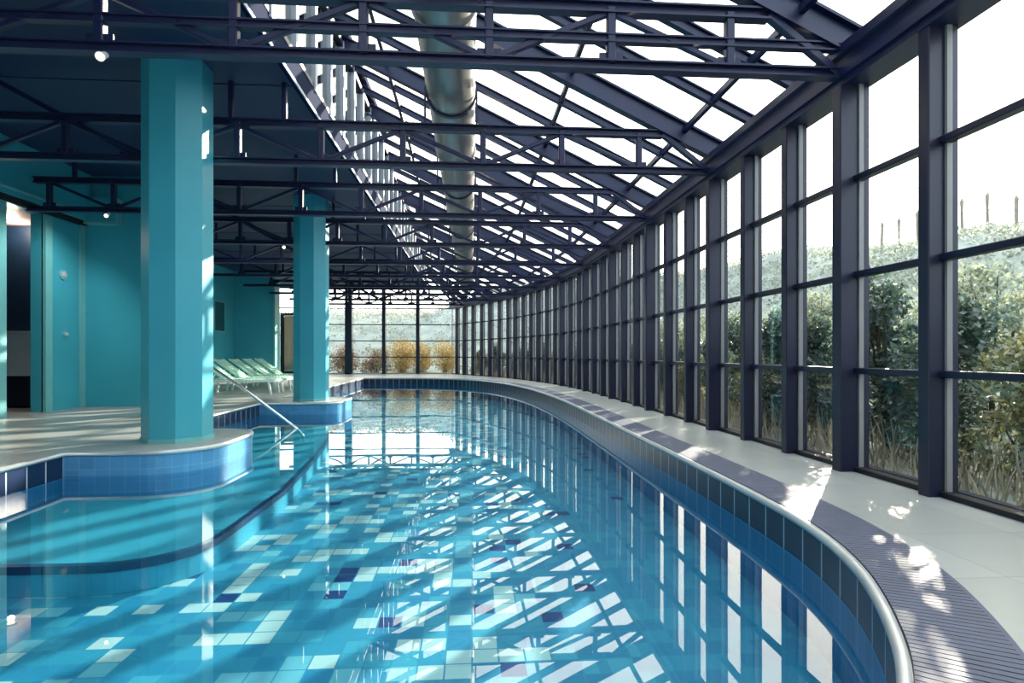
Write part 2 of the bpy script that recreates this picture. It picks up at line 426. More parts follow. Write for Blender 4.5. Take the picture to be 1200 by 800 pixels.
for k, (y0, y1) in enumerate(zip(ys, ys[1:])):
    r = struct(empty('window_%d' % (100+k), (X_EDGE, y0, Z_CEIL+0.33)),
               'clerestory window above the ceiling edge, %s counted from the camera end' % nth(k+1), 'window')
    zt = zridge(y0)-0.04
    m = MB(); m.box((X_EDGE-0.10, y0-0.05, Z_CEIL+0.30), (X_EDGE+0.06, y0+0.05, zt)); m.build('mullion', M['fascia'], r)
    h = MB(); h.box((X_EDGE-0.05, y0+0.05, zt-0.10), (X_EDGE+0.05, y1-0.05, zridge(y1)-0.04)); h.box((X_EDGE-0.05, y0+0.05, Z_CEIL+0.33), (X_EDGE+0.04, y1-0.05, Z_CEIL+0.40))
    h.build('rail', M['mullion'], r)
    g = MB(); g.box((X_EDGE-0.016, y0+0.05, Z_CEIL+0.40), (X_EDGE-0.006, y1-0.05, zridge(y1)-0.12)); g.build('pane', M['glass'], r)

# ------------------------------------------------------------------ pool
def arc(cx, cy, r, a0, a1, n=8): return [(cx+r*math.cos(math.radians(a0+(a1-a0)*k/n)), cy+r*math.sin(math.radians(a0+(a1-a0)*k/n))) for k in range(n+1)]
right = catmull([(-0.9,0.86),(0.1,0.92),(0.85,1.16),(1.27,1.60),(1.54,2.0),(1.80,2.55),(1.95,3.13),(2.01,3.8),(2.03,5.0),(2.03,7.0),(2.03,9.0),
                 (2.02,11.0),(1.97,13.0),(1.84,15.0),(1.60,17.2),(1.20,19.3),(0.55,21.3),(-0.45,22.9),(-1.7,23.8),(-3.2,24.1),(-4.6,24.1)], 10)
right = [(p.x, p.y) for p in right]
left = []   # tagged runs after the right edge: going back along the column side
segs = []
segs.append(('band', [(-3.9,0.86)]+right))
segs.append(('band', [(-4.6,24.1), (-4.5,23.9), (-4.36,13.55)]))
segs.append(('plinthtile', [(-4.36,13.55)]+arc(-3.05,13.25,0.30,90,0,6)+arc(-3.05,12.25,0.30,0,-90,8)+[(-4.32,11.95)]))
segs.append(('band', [(-4.32,11.95), (-4.22,7.85)]))
segs.append(('plinthtile', [(-4.22,7.85)]+arc(-3.28,7.35,0.50,90,0,8)+arc(-3.40,6.70,0.62,0,-90,12)+[(-4.12,6.06)]))
segs.append(('band', [(-4.12,6.06), (-3.9,0.86)]))
outline = []
for k, s in segs:
    for p in s:
        if not outline or (Vector(p)-Vector(outline[-1])).length > 1e-3: outline.append(tuple(p))
if (Vector(outline[0])-Vector(outline[-1])).length < 1e-3: outline.pop()
Z_W, Z_F, Z_L = -0.235, -0.66, -0.45

def strip(pts, z1, z0, name, mat, parent=None):
    mb = MB(); mb.uv = []; run = 0
    for i, p in enumerate(pts):
        if i: run += (Vector(p)-Vector(pts[i-1])).length
        for z in (z0, z1): mb.v.append((p[0], p[1], z)); mb.uv.append((run, z+1.03-0.8+0.17))
    for i in range(len(pts)-1): mb.f.append((2*i, 2*i+1, 2*i+3, 2*i+2))
    return mb.build(name, mat, parent)
basin = struct(empty('pool_basin', (0, 8, Z_F)), 'long curved swimming pool basin lined with blue mosaic tiles', 'pool')
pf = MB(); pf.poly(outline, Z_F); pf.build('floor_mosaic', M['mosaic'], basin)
# the mosaic keeps its own grid: object space starts at the basin's origin
for k, s in segs:
    if k == 'band': strip(s, -0.02, -0.245, 'edge_tile', M['band'], basin)
    else: strip(s, -0.02, -0.245, 'plinth_tile', M['plinthtile'], basin)
    strip(s, -0.245, Z_F, 'lining', M['poolwall'], basin)
ledge = [(-3.98,4.13),(-2.75,4.10)]+arc(-2.62,4.72,0.62,-80,0,10)+[(-2.0,6.2),(-2.2,8.2),(-2.48,10.2),(-2.74,11.9),(-4.3,11.9),(-4.2,7.9),(-4.1,6.1)]
lm = MB(); lm.prism(ledge, Z_F+0.002, Z_L); lm.build('ledge', M['ledge'], basin)
nose_line = [Vector(p) for p in ledge[:17]]
nose = loft(nose_line, [(-0.012,Z_L-0.05),(0.045,Z_L-0.05),(0.045,Z_L+0.006),(-0.012,Z_L+0.006)])
nose.build('ledge_nosing', painted('navy_nosing_tile', lin(22, 50, 96), 0.35, 0.1), basin)
wm = MB(); wm.poly(outline, Z_W)
struct(wm.build('pool_water', M['water']), 'still clear water surface filling the curved pool', 'water')

# coping: silver rounded edge all round
closed = [Vector(p) for p in outline]+[Vector(outline[0])]
cp = loft(closed, [(0.012,-0.035),(0.018,-0.014),(0.013,0.006),(0.0,0.013),(-0.024,0.010),(-0.026,-0.035)])
struct(cp.build('pool_coping', M['silver'], smooth=True), 'thin silver rounded coping edging the whole pool', 'coping')

# gutter grate along the glass side
gl_ = resample([Vector(p) for p in right], 0.032)
gm = MB()
N = len(gl_)
for i, p in enumerate(gl_):
    a, b = gl_[max(i-1, 0)], gl_[min(i+1, N-1)]; t = (b-a).normalized(); o = Vector((t.y, -t.x))
    w = 0.0135
    q = [p+o*0.03-t*w, p+o*0.345-t*w, p+o*0.345+t*w*1.2, p+o*0.03+t*w]
    gm.prism([v[:] for v in q], 0.001, 0.014)
grate = struct(empty('pool_grate', (2, 8, 0)), 'slate blue slatted overflow grate curving between silver coping and pale deck', 'grate')
gm.build('slat', M['slate'], grate)
loft(gl_, [(-0.345,0.001),(-0.027,0.001),(-0.027,0.004),(-0.345,0.004)]).build('channel', M['black'], grate)
loft(gl_, [(-0.362,0.0),(-0.345,0.0),(-0.345,0.013),(-0.362,0.013)]).build('edge_bar', M['slate'], grate)

# deck with the pool cut out
outer = [(X_W3-1.4, Y_REAR), (3.35, Y_REAR)]+[(p.x+0.1, p.y) for p in WALL if p.y > -2.5][:-1]+[(-1.0, Y_END+0.1), (X_W3-1.4, Y_END+0.1)]
def ring_fill(outer, hole):
    tri = tessellate_polygon([[Vector((x, y, 0)) for x, y in outer], [Vector((x, y, 0)) for x, y in hole]])
    vs = [(x, y, 0.0) for x, y in outer+hole]; fs = []
    for a, b, c in tri:
        A, B, C = vs[a], vs[b], vs[c]
        fs.append((a, b, c) if (B[0]-A[0])*(C[1]-A[1])-(B[1]-A[1])*(C[0]-A[0]) > 0 else (a, c, b))
    mb = MB(); mb.add(vs, fs); return mb
dm = ring_fill(outer, outline)
struct(dm.build('floor', M['deck']), 'pale stone pool deck running round the water', 'floor')

# ------------------------------------------------------------------ columns
def column(cx, cy, label):
    r = 0.37
    root = empty('column', (cx, cy, 0), label, 'column', 'octagonal teal columns')
    pts = [(cx+r*math.cos(math.radians(22.5+45*k)), cy+r*math.sin(math.radians(22.5+45*k))) for k in range(8)]
    m = MB(); m.prism(pts, 0.0, Z_CEIL-0.002); m.build('shaft', M['teal'], root)
    b = MB(); b.prism([(cx+(x-cx)*1.03, cy+(y-cy)*1.03) for x, y in pts], 0.0, 0.05); b.build('base_ring', M['teal_pale'], root)
column(-3.46, 6.98, 'big octagonal teal column on the nearer pool plinth')
column(-3.50, 12.72, 'smaller looking octagonal teal column on the farther plinth by the handrail')

# ------------------------------------------------------------------ roof trusses
ZB, ZT = 3.41, 3.89
def truss(i, order):
    y = posts[i].y; xr = posts[i].x-0.12
    xl = X_W1+0.05 if y < 13 else (X_W3+0.05 if y < 16 else -7.95)
    root = empty('roof_truss', (xr, y, ZB), 'navy steel roof truss across the hall, %s' % order, 'truss', 'navy roof trusses')
    # roof plane limits the top chord on the glass side
    xt = xr-(ZT+0.10-3.66)/0.49
    b = MB(); b.ibeam((xl, y, ZB), (xr, y, ZB), 0.10, 0.085, 0.016, 0.02)
    nodes = [3.2-1.02*k for k in range(0, 14)]
    nodes = [x for x in nodes if xl+0.1 < x < xr-0.4]
    for x in nodes: b.box((x-0.10, y-0.008, ZB-0.02), (x+0.10, y+0.008, ZB+0.11))
    b.build('bottom_chord', M['steel'], root)
    t = MB(); t.ibeam((xl, y, ZT), (xt, y, ZT), 0.10, 0.10, 0.016, 0.02); t.build('top_chord', M['steel'], root)
    for x in nodes:
        v = MB(); v.bar((x, y, ZB+0.02), (x, y, min(ZT, 3.66+(xr-x)*0.49)), 0.075, 0.075, (0,1,0)); v.build('post', M['steel'], root)
    e = MB(); e.bar((xr-0.05, y, ZB), (xt, y, ZT), 0.07, 0.07); e.build('diagonal', M['steel'], root)
    for k, (a, c) in enumerate(zip(nodes, nodes[1:])):
        if a > xt and c > xt: continue
        up = (k % 2 == 0)
        za, zc = (ZB+0.04, ZT-0.05) if up else (ZT-0.05, ZB+0.04)
        d = MB(); d.bar((a-0.05, y, za), (c+0.05, y, zc), 0.05, 0.05); d.build('diagonal', M['steel'], root)
    br = MB(); br.bar((-5.9, y+0.06, Z_CEIL), (-4.15, y+0.06, ZB+0.05), 0.05, 0.06); br.build('brace', M['steel'], root)
    for x in (-6.6, -3.0, X_EDGE-0.1):
        if xl < x: h = MB(); h.bar((x, y, ZT), (x, y, Z_CEIL), 0.06, 0.06, (0,1,0)); h.build('hanger', M['steel'], root)
    if order.startswith('nearest'):
        k = MB(); k.ibeam((xl, y-0.01, 3.635), (xr-0.02, y-0.01, 3.635), 0.07, 0.075, 0.014, 0.018); k.build('tie_rail', M['steel'], root)
ti = [i for i in range(NP) if i % 3 == 2 and posts[i].y > 3]
for k, i in enumerate(ti):
    if posts[i].y > Y_END-0.5: continue
    truss(i, 'nearest to the camera with a middle rail' if k == 0 else '%s in the row from the camera' % nth(k+1))

# ------------------------------------------------------------------ round duct under the glass roof
dx, dz, dr = -0.27, 4.40, 0.31
du = empty('ventilation_duct', (dx, 2, dz), 'large round metal ventilation duct running down the hall under the glass roof', 'duct')
m = MB(); m.tube([(dx, 1.0+0.5*k, dz) for k in range(57)], dr, 28); m.build('pipe', M['duct'], du, smooth=True)
for k in range(15):
    y = 1.6+1.95*k
    c = MB(); c.tube([(dx, y-0.035, dz), (dx, y-0.035, dz), (dx, y+0.035, dz)], dr+0.022, 28); c.build('flange', M['steel'] if k % 2 else M['duct'], du)
for k in range(9):
    y = posts[ti[k]].y
    for s in (-1, 1): c = MB(); c.box((dx+s*0.33-0.012, y-0.02, ZT), (dx+s*0.33+0.012, y+0.02, dz+0.02)); c.build('hanger', M['steel'], du)

# ------------------------------------------------------------------ left side walls
DY0, DY1, DZ = 9.56, 10.39, 3.42
w = MB()
w.box((X_W1-0.2, Y_REAR, 0), (X_W1, DY0, Z_CEIL)); w.box((X_W1-0.2, DY1, 0), (X_W1, 11.43, Z_CEIL)); w.box((X_W1-0.2, DY0, DZ), (X_W1, DY1, Z_CEIL))
struct(w.build('wall_left', M['teal']), 'teal painted left wall with a tall recess opening', 'wall')
w = MB(); w.box((X_W1-0.2, 11.43, 0), (-6.05, 13.1, Z_CEIL)); struct(w.build('wall_left_return', M['teal']), 'teal projecting wall block facing the camera behind the big column', 'wall')
w = MB(); w.box((X_W3-0.2, 13.1, 0), (X_W3, 24.0, Z_CEIL)); w.box((X_W3-0.2, 13.0, 0), (X_W1-0.2, 13.1, Z_CEIL))
struct(w.build('wall_left_far', M['teal']), 'teal far left wall behind the loungers', 'wall')
w = MB(); w.box((X_W3-0.2, 24.0, 0), (-8.07, 24.5, Z_CEIL)); struct(w.build('wall_far_return', M['teal']), 'teal cross wall beyond the loungers', 'wall')
w = MB(); w.box((X_W3-0.2, 24.5, 0), (X_W3-0.0, Y_END, Z_CEIL)); struct(w.build('wall_left_end', M['teal']), 'teal end piece of left wall behind the cross wall', 'wall')
w = MB(); w.box((X_W1-0.2, Y_REAR-0.2, 0), (3.4, Y_REAR, 6.4)); struct(w.build('wall_rear_bounce', M['fascia']), 'unseen pale wall behind the camera, added to bounce light', 'wall')  # unseen; added to shut out light from the rear, pale to bounce it
w = MB(); w.box((3.2, Y_REAR, 0), (3.4, 0.31, 3.7)); struct(w.build('wall_right', M['teal']), 'teal solid end of the right wall behind the camera', 'wall')
# trims
w = MB(); w.box((-8.12, 23.96, 0), (-8.05, 24.54, Z_CEIL-0.02)); struct(w.build('sunlit_end_strip', M['teal_pale']), 'end strip of the far cross wall, painted pale as sunlight', 'trim')  # pale colour paints in the sunlight on the wall's end face
w = MB(); w.box((X_W1, 11.30, 0), (X_W1+0.035, 11.43, 3.46)); struct(w.build('trim_3', M['teal_pale']), 'pale corner strip where the left wall meets the block', 'trim')
w = MB(); w.box((X_W1-0.02, DY1, 0), (X_W1+0.05, DY1+0.16, DZ)); w.box((X_W1-0.02, DY0-0.14, 0), (X_W1+0.05, DY0, DZ))
struct(w.build('trim_4', M['teal_pale']), 'pale teal frame around the recess in the left wall', 'trim')
# bulkhead over the left wall
w = MB(); w.box((X_W1, 4.5, 3.52), (X_W1+0.16, 11.40, Z_CEIL)); struct(w.build('bulkhead', M['teal']), 'teal boxed bulkhead above the left wall recess', 'bulkhead')
w = MB(); w.box((X_W1, 4.5, 3.44), (X_W1+0.10, 11.38, 3.52)); struct(w.build('shadow_gap_strip', M['black']), 'dark strip painted in as shadow under the teal bulkhead', 'trim')  # solid black strip stands in for the shadow gap below the bulkhead
w = MB(); w.box((X_W1, 4.5, 3.60), (X_W1+0.20, 11.0, 3.63)); struct(w.build('sunlit_ledge_strip', M['teal_pale']), 'ledge strip along the teal bulkhead, its sunlit line painted pale', 'trim')  # paler than the bulkhead to paint in its sunlit line
# recess
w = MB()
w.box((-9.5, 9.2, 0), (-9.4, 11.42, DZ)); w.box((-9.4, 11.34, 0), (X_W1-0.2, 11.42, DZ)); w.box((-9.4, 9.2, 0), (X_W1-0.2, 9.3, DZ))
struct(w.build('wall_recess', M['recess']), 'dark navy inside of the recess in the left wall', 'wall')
w = MB(); w.box((-9.5, 9.2, DZ), (X_W1-0.2, 11.42, DZ+0.1)); struct(w.build('ceiling_recess', M['pink']), 'warm pinkish ceiling of the recess', 'ceiling')
cn = empty('counter', (-8.5, 11.2, 0.6), 'grey counter panel hung inside the left wall recess', 'counter')
m = MB(); m.box((-9.39, 11.12, 0.60), (X_W1-0.22, 11.33, 1.38)); m.build('front_panel', M['grey'], cn)
m = MB(); m.box((-9.39, 11.08, 1.38), (X_W1-0.22, 11.33, 1.43)); m.build('top', M['fascia'], cn)
DLX, DLY = -8.35, 10.95
dl = empty('downlight', (DLX, DLY, DZ), 'small glowing downlight in the recess ceiling', 'light')
m = MB(); m.tube([(DLX, DLY, DZ-0.015), (DLX, DLY, DZ)], 0.085, 20); m.build('trim_ring', M['fascia'], dl)
m = MB(); m.tube([(DLX, DLY, DZ-0.028), (DLX, DLY, DZ-0.015)], 0.065, 20); m.build('lens', M['lamp'], dl)
lp = bpy.data.lights.new('recess_lamp', 'POINT'); lp.energy = 45; lp.color = (1, 0.78, 0.6); lp.shadow_soft_size = 0.05
lo = bpy.data.objects.new('recess_lamp', lp); COL.objects.link(lo); lo.location = (DLX, DLY, DZ-0.1)

def wall_disc(y, z, r, name, label, cat):
    o = empty(name, (X_W1, y, z), label, cat)
    m = MB(); m.tube([(X_W1, y, z), (X_W1+0.03, y, z)], r, 20); m.build('backplate', M['teal_pale'], o)
    m = MB(); m.tube([(X_W1+0.03, y, z), (X_W1+0.05, y, z), (X_W1+0.062, y, z)], [r*0.7, r*0.6, r*0.25], 20); m.build('cover', M['fascia'], o)
wall_disc(10.86, 2.44, 0.09, 'wall_sensor', 'small round pale sensor high on the teal wall beside the recess', 'sensor')
wall_disc(10.92, 1.36, 0.055, 'wall_switch', 'small round switch on the teal wall below the sensor', 'switch')
db = empty('duct_box', (-7.05, 11.4, 3.5), 'teal boxed duct with pale edges high on the wall block', 'box')
m = MB(); m.box((-7.38, 11.28, 3.50), (-6.72, 11.43, 3.95)); m.build('casing', M['teal'], db)
m = MB(); m.box((-7.40, 11.265, 3.46), (-6.69, 11.43, 3.50)); m.box((-6.72, 11.265, 3.50), (-6.69, 11.43, 3.95)); m.build('edge_strip', M['teal_pale'], db)
nb = empty('notice_board', (X_W3, 22.6, 2.45), 'dark teal notice board on the far left wall above the loungers', 'board')
m = MB(); m.box((X_W3, 22.15, 1.9), (X_W3+0.05, 23.0, 3.0)); m.build('panel', M['plaque'], nb)
m = MB()
for a, b in (((22.10,1.85),(22.15,3.05)), ((23.0,1.85),(23.05,3.05)), ((22.15,1.85),(23.0,1.9)), ((22.15,3.0),(23.0,3.05))): m.box((X_W3, a[0], a[1]), (X_W3+0.07, b[0], b[1]))
m.build('frame', M['teal_pale'], nb)

# ------------------------------------------------------------------ end wall
EX = [-9.9, -8.0, -6.2, -4.45, -2.75, -1.03]
for k in range(5):
    x0, x1 = EX[k], EX[k+1]
    lab = ['end wall glazing beside the left wall with a beige curtained door', 'end wall glazed bay partly behind the farther column', 'end wall glazed bay with the thick post on its left',
           'end wall glazed bay showing ochre bushes, left of the corner bay', 'end wall glazed bay at the corner with the curved wall'][k]
    r = struct(empty('window_%d' % (200+k), (x0, Y_END, 0)), lab, 'window')
    zt = Z_CEIL if k < 4 else 3.3
    hw = 0.17 if k == 2 else 0.085
    m = MB(); m.box((x0-hw, Y_END-0.14, 0), (x0+hw, Y_END+0.05, 4.4 if k < 5 else 3.4)); m.box((x0-hw-0.012, Y_END+0.05, 0), (x0+hw+0.012, Y_END+0.08, 4.4)); m.build('mullion', M['mullion'], r)
    for z in [0.02]+TRANS+[3.32]:
        if k == 0 and z < 3 and z > 0.1: continue
        tb = MB(); tb.bar((x0+hw, Y_END-0.02, z), (x1-0.08, Y_END-0.02, z), 0.08, 0.05); tb.build('transom', M['mullion'], r)
    pm = MB(); zs = [0.04]+TRANS+[3.32, 4.38]
    for z0, z1 in zip(zs, zs[1:]): pm.box((x0+hw, Y_END-0.005, z0+0.02), (x1-0.08, Y_END+0.005, z1-0.02))
    pm.build('pane', M['glass'], r)
m = MB(); m.box((X_W3-0.2, Y_END-0.10, 4.3), (-1.0, Y_END+0.08, 4.42)); struct(m.build('trim_7', M['steel']), 'dark head rail along the top of the end wall glazing', 'trim')
m = MB(); m.box((X_EDGE, Y_END-0.01, 4.42), (X_EDGE+0.05, Y_END, 5.0)); m.box((X_W3-0.2, Y_END-0.14, 0), (-1.1, Y_END-0.02, 0.06)); struct(m.build('baseboard_end', M['fascia']), 'pale low sill along the foot of the end wall glazing', 'baseboard')
d = struct(empty('door_1', (-9.4, Y_END-0.16, 0)), 'dark framed tall door with beige curtain in the end wall', 'door')
m = MB()
m.box((-9.50, Y_END-0.2, 0), (-9.33, Y_END-0.12, 3.05)); m.box((-8.72, Y_END-0.2, 0), (-8.62, Y_END-0.12, 3.05)); m.box((-9.33, Y_END-0.2, 2.93), (-8.72, Y_END-0.12, 3.05)); m.box((-9.33, Y_END-0.2, 0.05), (-8.72, Y_END-0.12, 0.16))
m.build('door_frame', M['black'], d)
m = MB(); prev = None
n = 60; fr = [(-9.40+0.72*q/n, Y_END+0.06+0.025*math.sin(q*0.9)) for q in range(n+1)]
bk = [(x, y+0.008) for x, y in fr][::-1]
m.prism(fr+bk, 0.16, 2.93); m.build('curtain', M['curtain'], d)
m = MB(); m.tube([(-8.80, Y_END-0.22, 0.95), (-8.80, Y_END-0.25, 0.97), (-8.80, Y_END-0.25, 1.33), (-8.80, Y_END-0.22, 1.35)], 0.015, 8); m.build('door_handle', M['chrome'], d)

# ------------------------------------------------------------------ loungers
def make_lounger(x, y, label):
    """head towards the left wall (-x), feet towards the pool"""
    r = empty('sun_lounger', (x, y, 0), label, 'sun lounger', 'sun loungers by the far left wall')
    P = lambda a, b, c: (x+a, y+b, c)
    f = MB()
    for s in (-0.30, 0.30): f.bar(P(-0.55, s, 0.33), P(1.28, s, 0.33), 0.05, 0.06)
    f.bar(P(1.28, -0.30, 0.33), P(1.28, 0.30, 0.33), 0.05, 0.06); f.bar(P(-0.55, -0.30, 0.33), P(-0.55, 0.30, 0.33), 0.05, 0.06)
    f.build('frame', M['lounger'], r)
    for a in (-0.45, 1.15):
        for s in (-0.30, 0.30): g = MB(); g.bar(P(a, s, 0.31), P(a+(0.06 if a > 0 else -0.06), s, 0.0), 0.05, 0.05, (0,1,0)); g.build('leg', M['lounger'], r)
    st = MB()
    for k in range(15): st.bar(P(0.12+0.08*k, -0.27, 0.365), P(0.12+0.08*k, 0.27, 0.365), 0.06, 0.018)
    st.build('seat', M['lounger_sling'], r)
    b = MB(); A = Vector(P(0.08, 0, 0.36)); B = Vector(P(-0.60, 0, 0.86)); dd = (B-A)
    for s in (-0.27, 0.27): b.bar(A+Vector((0, s, 0)), B+Vector((0, s, 0)), 0.05, 0.045)
    up = Vector((-dd.z, 0, dd.x)).normalized()
    for k in range(11):
        c = A+dd*((k+0.5)/11); b.bar(c+Vector((0,-0.26,0)), c+Vector((0,0.26,0)), 0.055, 0.018, tuple(up))
    b.build('backrest', M['lounger_sling'], r)
    p = MB(); c = A+dd*0.55
    for s in (-0.24, 0.24): p.bar(c+Vector((0, s, 0)), P(-0.48, s, 0.34), 0.03, 0.03)
    p.build('prop_strut', M['lounger'], r)
for k, y in enumerate((15.0, 15.95, 16.9, 17.85, 18.8)):
    make_lounger(-6.25, y, 'white and mint slatted sun lounger, %s of five along the far left deck' % ['nearest', 'second', 'middle', 'fourth', 'farthest'][k])

# ------------------------------------------------------------------ handrail into the pool
h = empty('handrail', (-4.45, 9.75, 0), 'slim white steel handrail sloping from the deck into the water by the farther plinth', 'handrail')
m = MB(); m.tube([(-4.62,9.75,0.60), (-4.57,9.75,0.79), (-4.45,9.75,0.84), (-4.32,9.75,0.80), (-3.84,9.75,0.47), (-3.00,9.75,-0.18), (-2.88,9.75,-0.28), (-2.82,9.75,-0.36), (-2.80,9.75,Z_L)], 0.024, 10); m.build('rail', M['chrome'], h, smooth=True)
m = MB(); m.tube([(-4.62,9.75,0.60), (-4.62,9.75,0.0)], 0.024, 10); m.build('post', M['chrome'], h, smooth=True)
m = MB(); m.tube([(-4.62,9.75,0.0), (-4.62,9.75,0.012)], 0.06, 16); m.build('base_plate', M['chrome'], h)

# ------------------------------------------------------------------ spotlights on the trusses
def spot(x, y, z, label, aim=(-0.4, -0.3, -0.8), W=20):
    o = empty('spotlight', (x, y, z), label, 'spotlight', 'spotlights on the trusses')
    m = MB(); m.tube([(x, y-0.02, z+0.02), (x+0.01, y-0.09, z-0.03), (x+0.015, y-0.11, z-0.04)], [0.025, 0.03, 0.036], 16); m.build('housing', M['grey'], o)
    m = MB(); m.tube([(x+0.015, y-0.11, z-0.041), (x+0.0155, y-0.114, z-0.043)], 0.028, 14); m.build('lens', M['lamp'], o)
    L = bpy.data.lights.new('spotlight_beam', 'SPOT'); L.energy = W; L.spot_size = math.radians(110); L.spot_blend = 0.7; L.color = (1.0, 0.95, 0.88); L.shadow_soft_size = 0.04
    lo = bpy.data.objects.new('spotlight_beam', L); COL.objects.link(lo); lo.location = (x+0.02, y-0.16, z-0.10); lo.rotation_euler = Vector(aim).to_track_quat('-Z', 'Y').to_euler()
    m = MB(); m.bar((x, y-0.02, ZB-0.03), (x, y-0.02, z+0.02), 0.025, 0.025, (0,1,0)); m.build('bracket', M['steel'], o)
spot(-2.87, posts[ti[0]].y, 3.33, 'small pale spotlight clamped on the nearest truss')
spot(-6.05, posts[ti[2]].y, 3.33, 'small pale spotlight on the third truss above the wall block', (-0.5, 0.1, -0.6), 120)
spot(-4.03, posts[ti[3]].y, 3.33, 'small pale spotlight on the fourth truss beside the farther column', (-0.6, 0.7, -0.5), 200)

# ------------------------------------------------------------------ outdoors
def hill_h(x, y):
    d = math.hypot(max(0, x-3.6), max(0, y-29.6))
    if d < 1.2: return -0.10
    ridge = 4.6 if y < 14 else 4.6+2.0*min(1, (y-14)/18)
    if y > 29: ridge = 6.6-2.4*min(1, max(0, (3-x)/6))
    t = min(1, max(0, (d-2.0)/12.0)); t = t*t*(3-2*t)
    n = mnoise.noise(Vector((x*0.25, y*0.25, 0)))*0.35+mnoise.noise(Vector((x*0.8, y*0.8, 3)))*0.15
    return -0.10+ridge*t+n*min(1, max(0, (d-1.2)/3))
hm = MB(); nx, ny = 62, 96
xs = [-34+84*k/nx for k in range(nx+1)]; yy = [-20+95*k/ny for k in range(ny+1)]
xs = sorted(set(xs+[3.4, 3.8, 4.6])); yy = sorted(set(yy+[29.4, 29.8, 30.6])); nx, ny = len(xs)-1, len(yy)-1
for y in yy:
    for x in xs: hm.v.append((x, y, hill_h(x, y)))
for j in range(ny):
    for i in range(nx):
        cx, cy = (xs[i]+xs[i+1])/2, (yy[j]+yy[j+1])/2
        if cx < 3.4 and cy < 29.3: continue
        hm.f.append((j*(nx+1)+i, j*(nx+1)+i+1, (j+1)*(nx+1)+i+1, (j+1)*(nx+1)+i))
def inside(x, y):
    if x < 3.6 and y < 29.6:
        return True
    return False
# ground between the curved wall and the building rectangle
gg = MB()
wc = [p for p in WALL if p.y > 0.2]
gg.poly([(p.x+0.10, p.y) for p in wc[:-1]]+[(-1.0, 29.36), (3.45, 29.36)], -0.10)
hill = struct(hm.build('hillside', M['hill'], smooth=True), 'scrubby hillside rising outside the glass walls, haze painted into its pale colour', 'hillside')
tag(gg.build('ground_strip', M['hill']), 'dry ground strip between the curved glass wall and hillside', 'ground', None, 'structure')

def leaf(mb, c, s, asp=0.5):
    d = Vector((random.gauss(0,1), random.gauss(0,1), random.gauss(0,1))).normalized()
    e = d.cross(Vector((random.gauss(0,1), random.gauss(0,1), random.gauss(0,1)))).normalized()
    c = Vector(c)
    mb.add([c-d*s, c+e*s*asp, c+d*s, c-e*s*asp], [(0,1,2,3)])
def bush_mesh(h, r, nleaf, s, seed):
    random.seed(seed); mb = MB()
    blobs = [(random.uniform(-r*0.5, r*0.5), random.uniform(-r*0.5, r*0.5), h*(0.16+0.66*q/11), r*random.uniform(0.45, 0.7)) for q in range(12)]
    for _ in range(nleaf):
        bx, by, bz, br = random.choice(blobs)
        d = Vector((random.gauss(0,1), random.gauss(0,1), random.gauss(0,1))).normalized()
        rr = br*random.uniform(0.55, 1.08)
        p = (bx+d.x*rr, by+d.y*rr, max(0.02, bz+d.z*rr*0.9))
        leaf(mb, p, s*random.uniform(0.6, 1.3))
    st = MB()
    for bx, by, bz, br in blobs: st.tube([(bx*0.1, by*0.1, -0.05), (bx*0.5, by*0.5, bz*0.5), (bx, by, bz+br*0.4)], [0.022, 0.015, 0.006], 6)
    return mb, st
protos = {}
for key, mat, h, r, n, s, seed in (('dark', 'leaf_dark', 1.65, 0.44, 5200, 0.033, 1), ('olive', 'leaf_olive', 1.35, 0.44, 4600, 0.033, 2), ('tall', 'leaf_dark', 1.85, 0.42, 5600, 0.033, 5),
                                ('sage', 'leaf_grey', 2.35, 0.62, 5200, 0.036, 8), ('yellow', 'leaf_yellow', 1.75, 0.78, 3800, 0.05, 3), ('brown', 'leaf_brown', 1.3, 0.8, 3000, 0.05, 4)):
    a, b = bush_mesh(h, r, n, s, seed)
    fo = a.build('foliage', M[mat]); so = b.build('stem', M['bark'])
    protos[key] = (fo, so)
used = set()
def shrub(key, x, y, label, rz=0.0, sc=1.0, group='shrubs outside the glass'):
    r = empty('shrub', (x, y, hill_h(x, y)+0.02 if not (x < 3.6 and y < 29.6) else -0.08), label, 'shrub', group)
    for o in protos[key]:
        c = o if key not in used else o.copy()
        if key in used: COL.objects.link(c)
        c.parent = r
    used.add(key)
    r.rotation_euler.z = rz; r.scale = (sc, sc, sc)
random.seed(11)
kinds = ['dark', 'olive', 'tall', 'dark', 'olive', 'dark', 'tall', 'dark']
names = {'dark': 'bushy dark blue-green shrub', 'olive': 'low olive shrub', 'tall': 'tall narrow dark green shrub'}
row = 0
for i in range(2, NP-1):
    P = posts[i]+(posts[i+1]-posts[i])*0.5; t = tangent(i); o = Vector((t.y, -t.x))
    k = kinds[i % len(kinds)]
    q = P+o*random.uniform(1.1, 1.5)
    shrub(k, q.x, q.y, '%s outside the %s' % (names[k], ('%s bay of the curved glass wall' % nth(i-2)) if i > 2 else 'bay of glass wall just beside the camera'),
          (i % 4)*1.5708, random.uniform(0.82, 1.02)*(1.18 if 3 < i < 10 else 1.0), 'shrubs outside the curved glass wall')
random.seed(17)
for k in range(11):
    y = 3.4+1.5*k
    shrub('sage', 6.0+random.uniform(-0.2, 0.3), y, 'tall sage green shrub behind the hedge on the hill foot, %s from the camera' % nth(k+1), (k % 4)*1.5708, random.uniform(0.92, 1.05), 'tall sage shrubs behind the hedge')
random.seed(5)
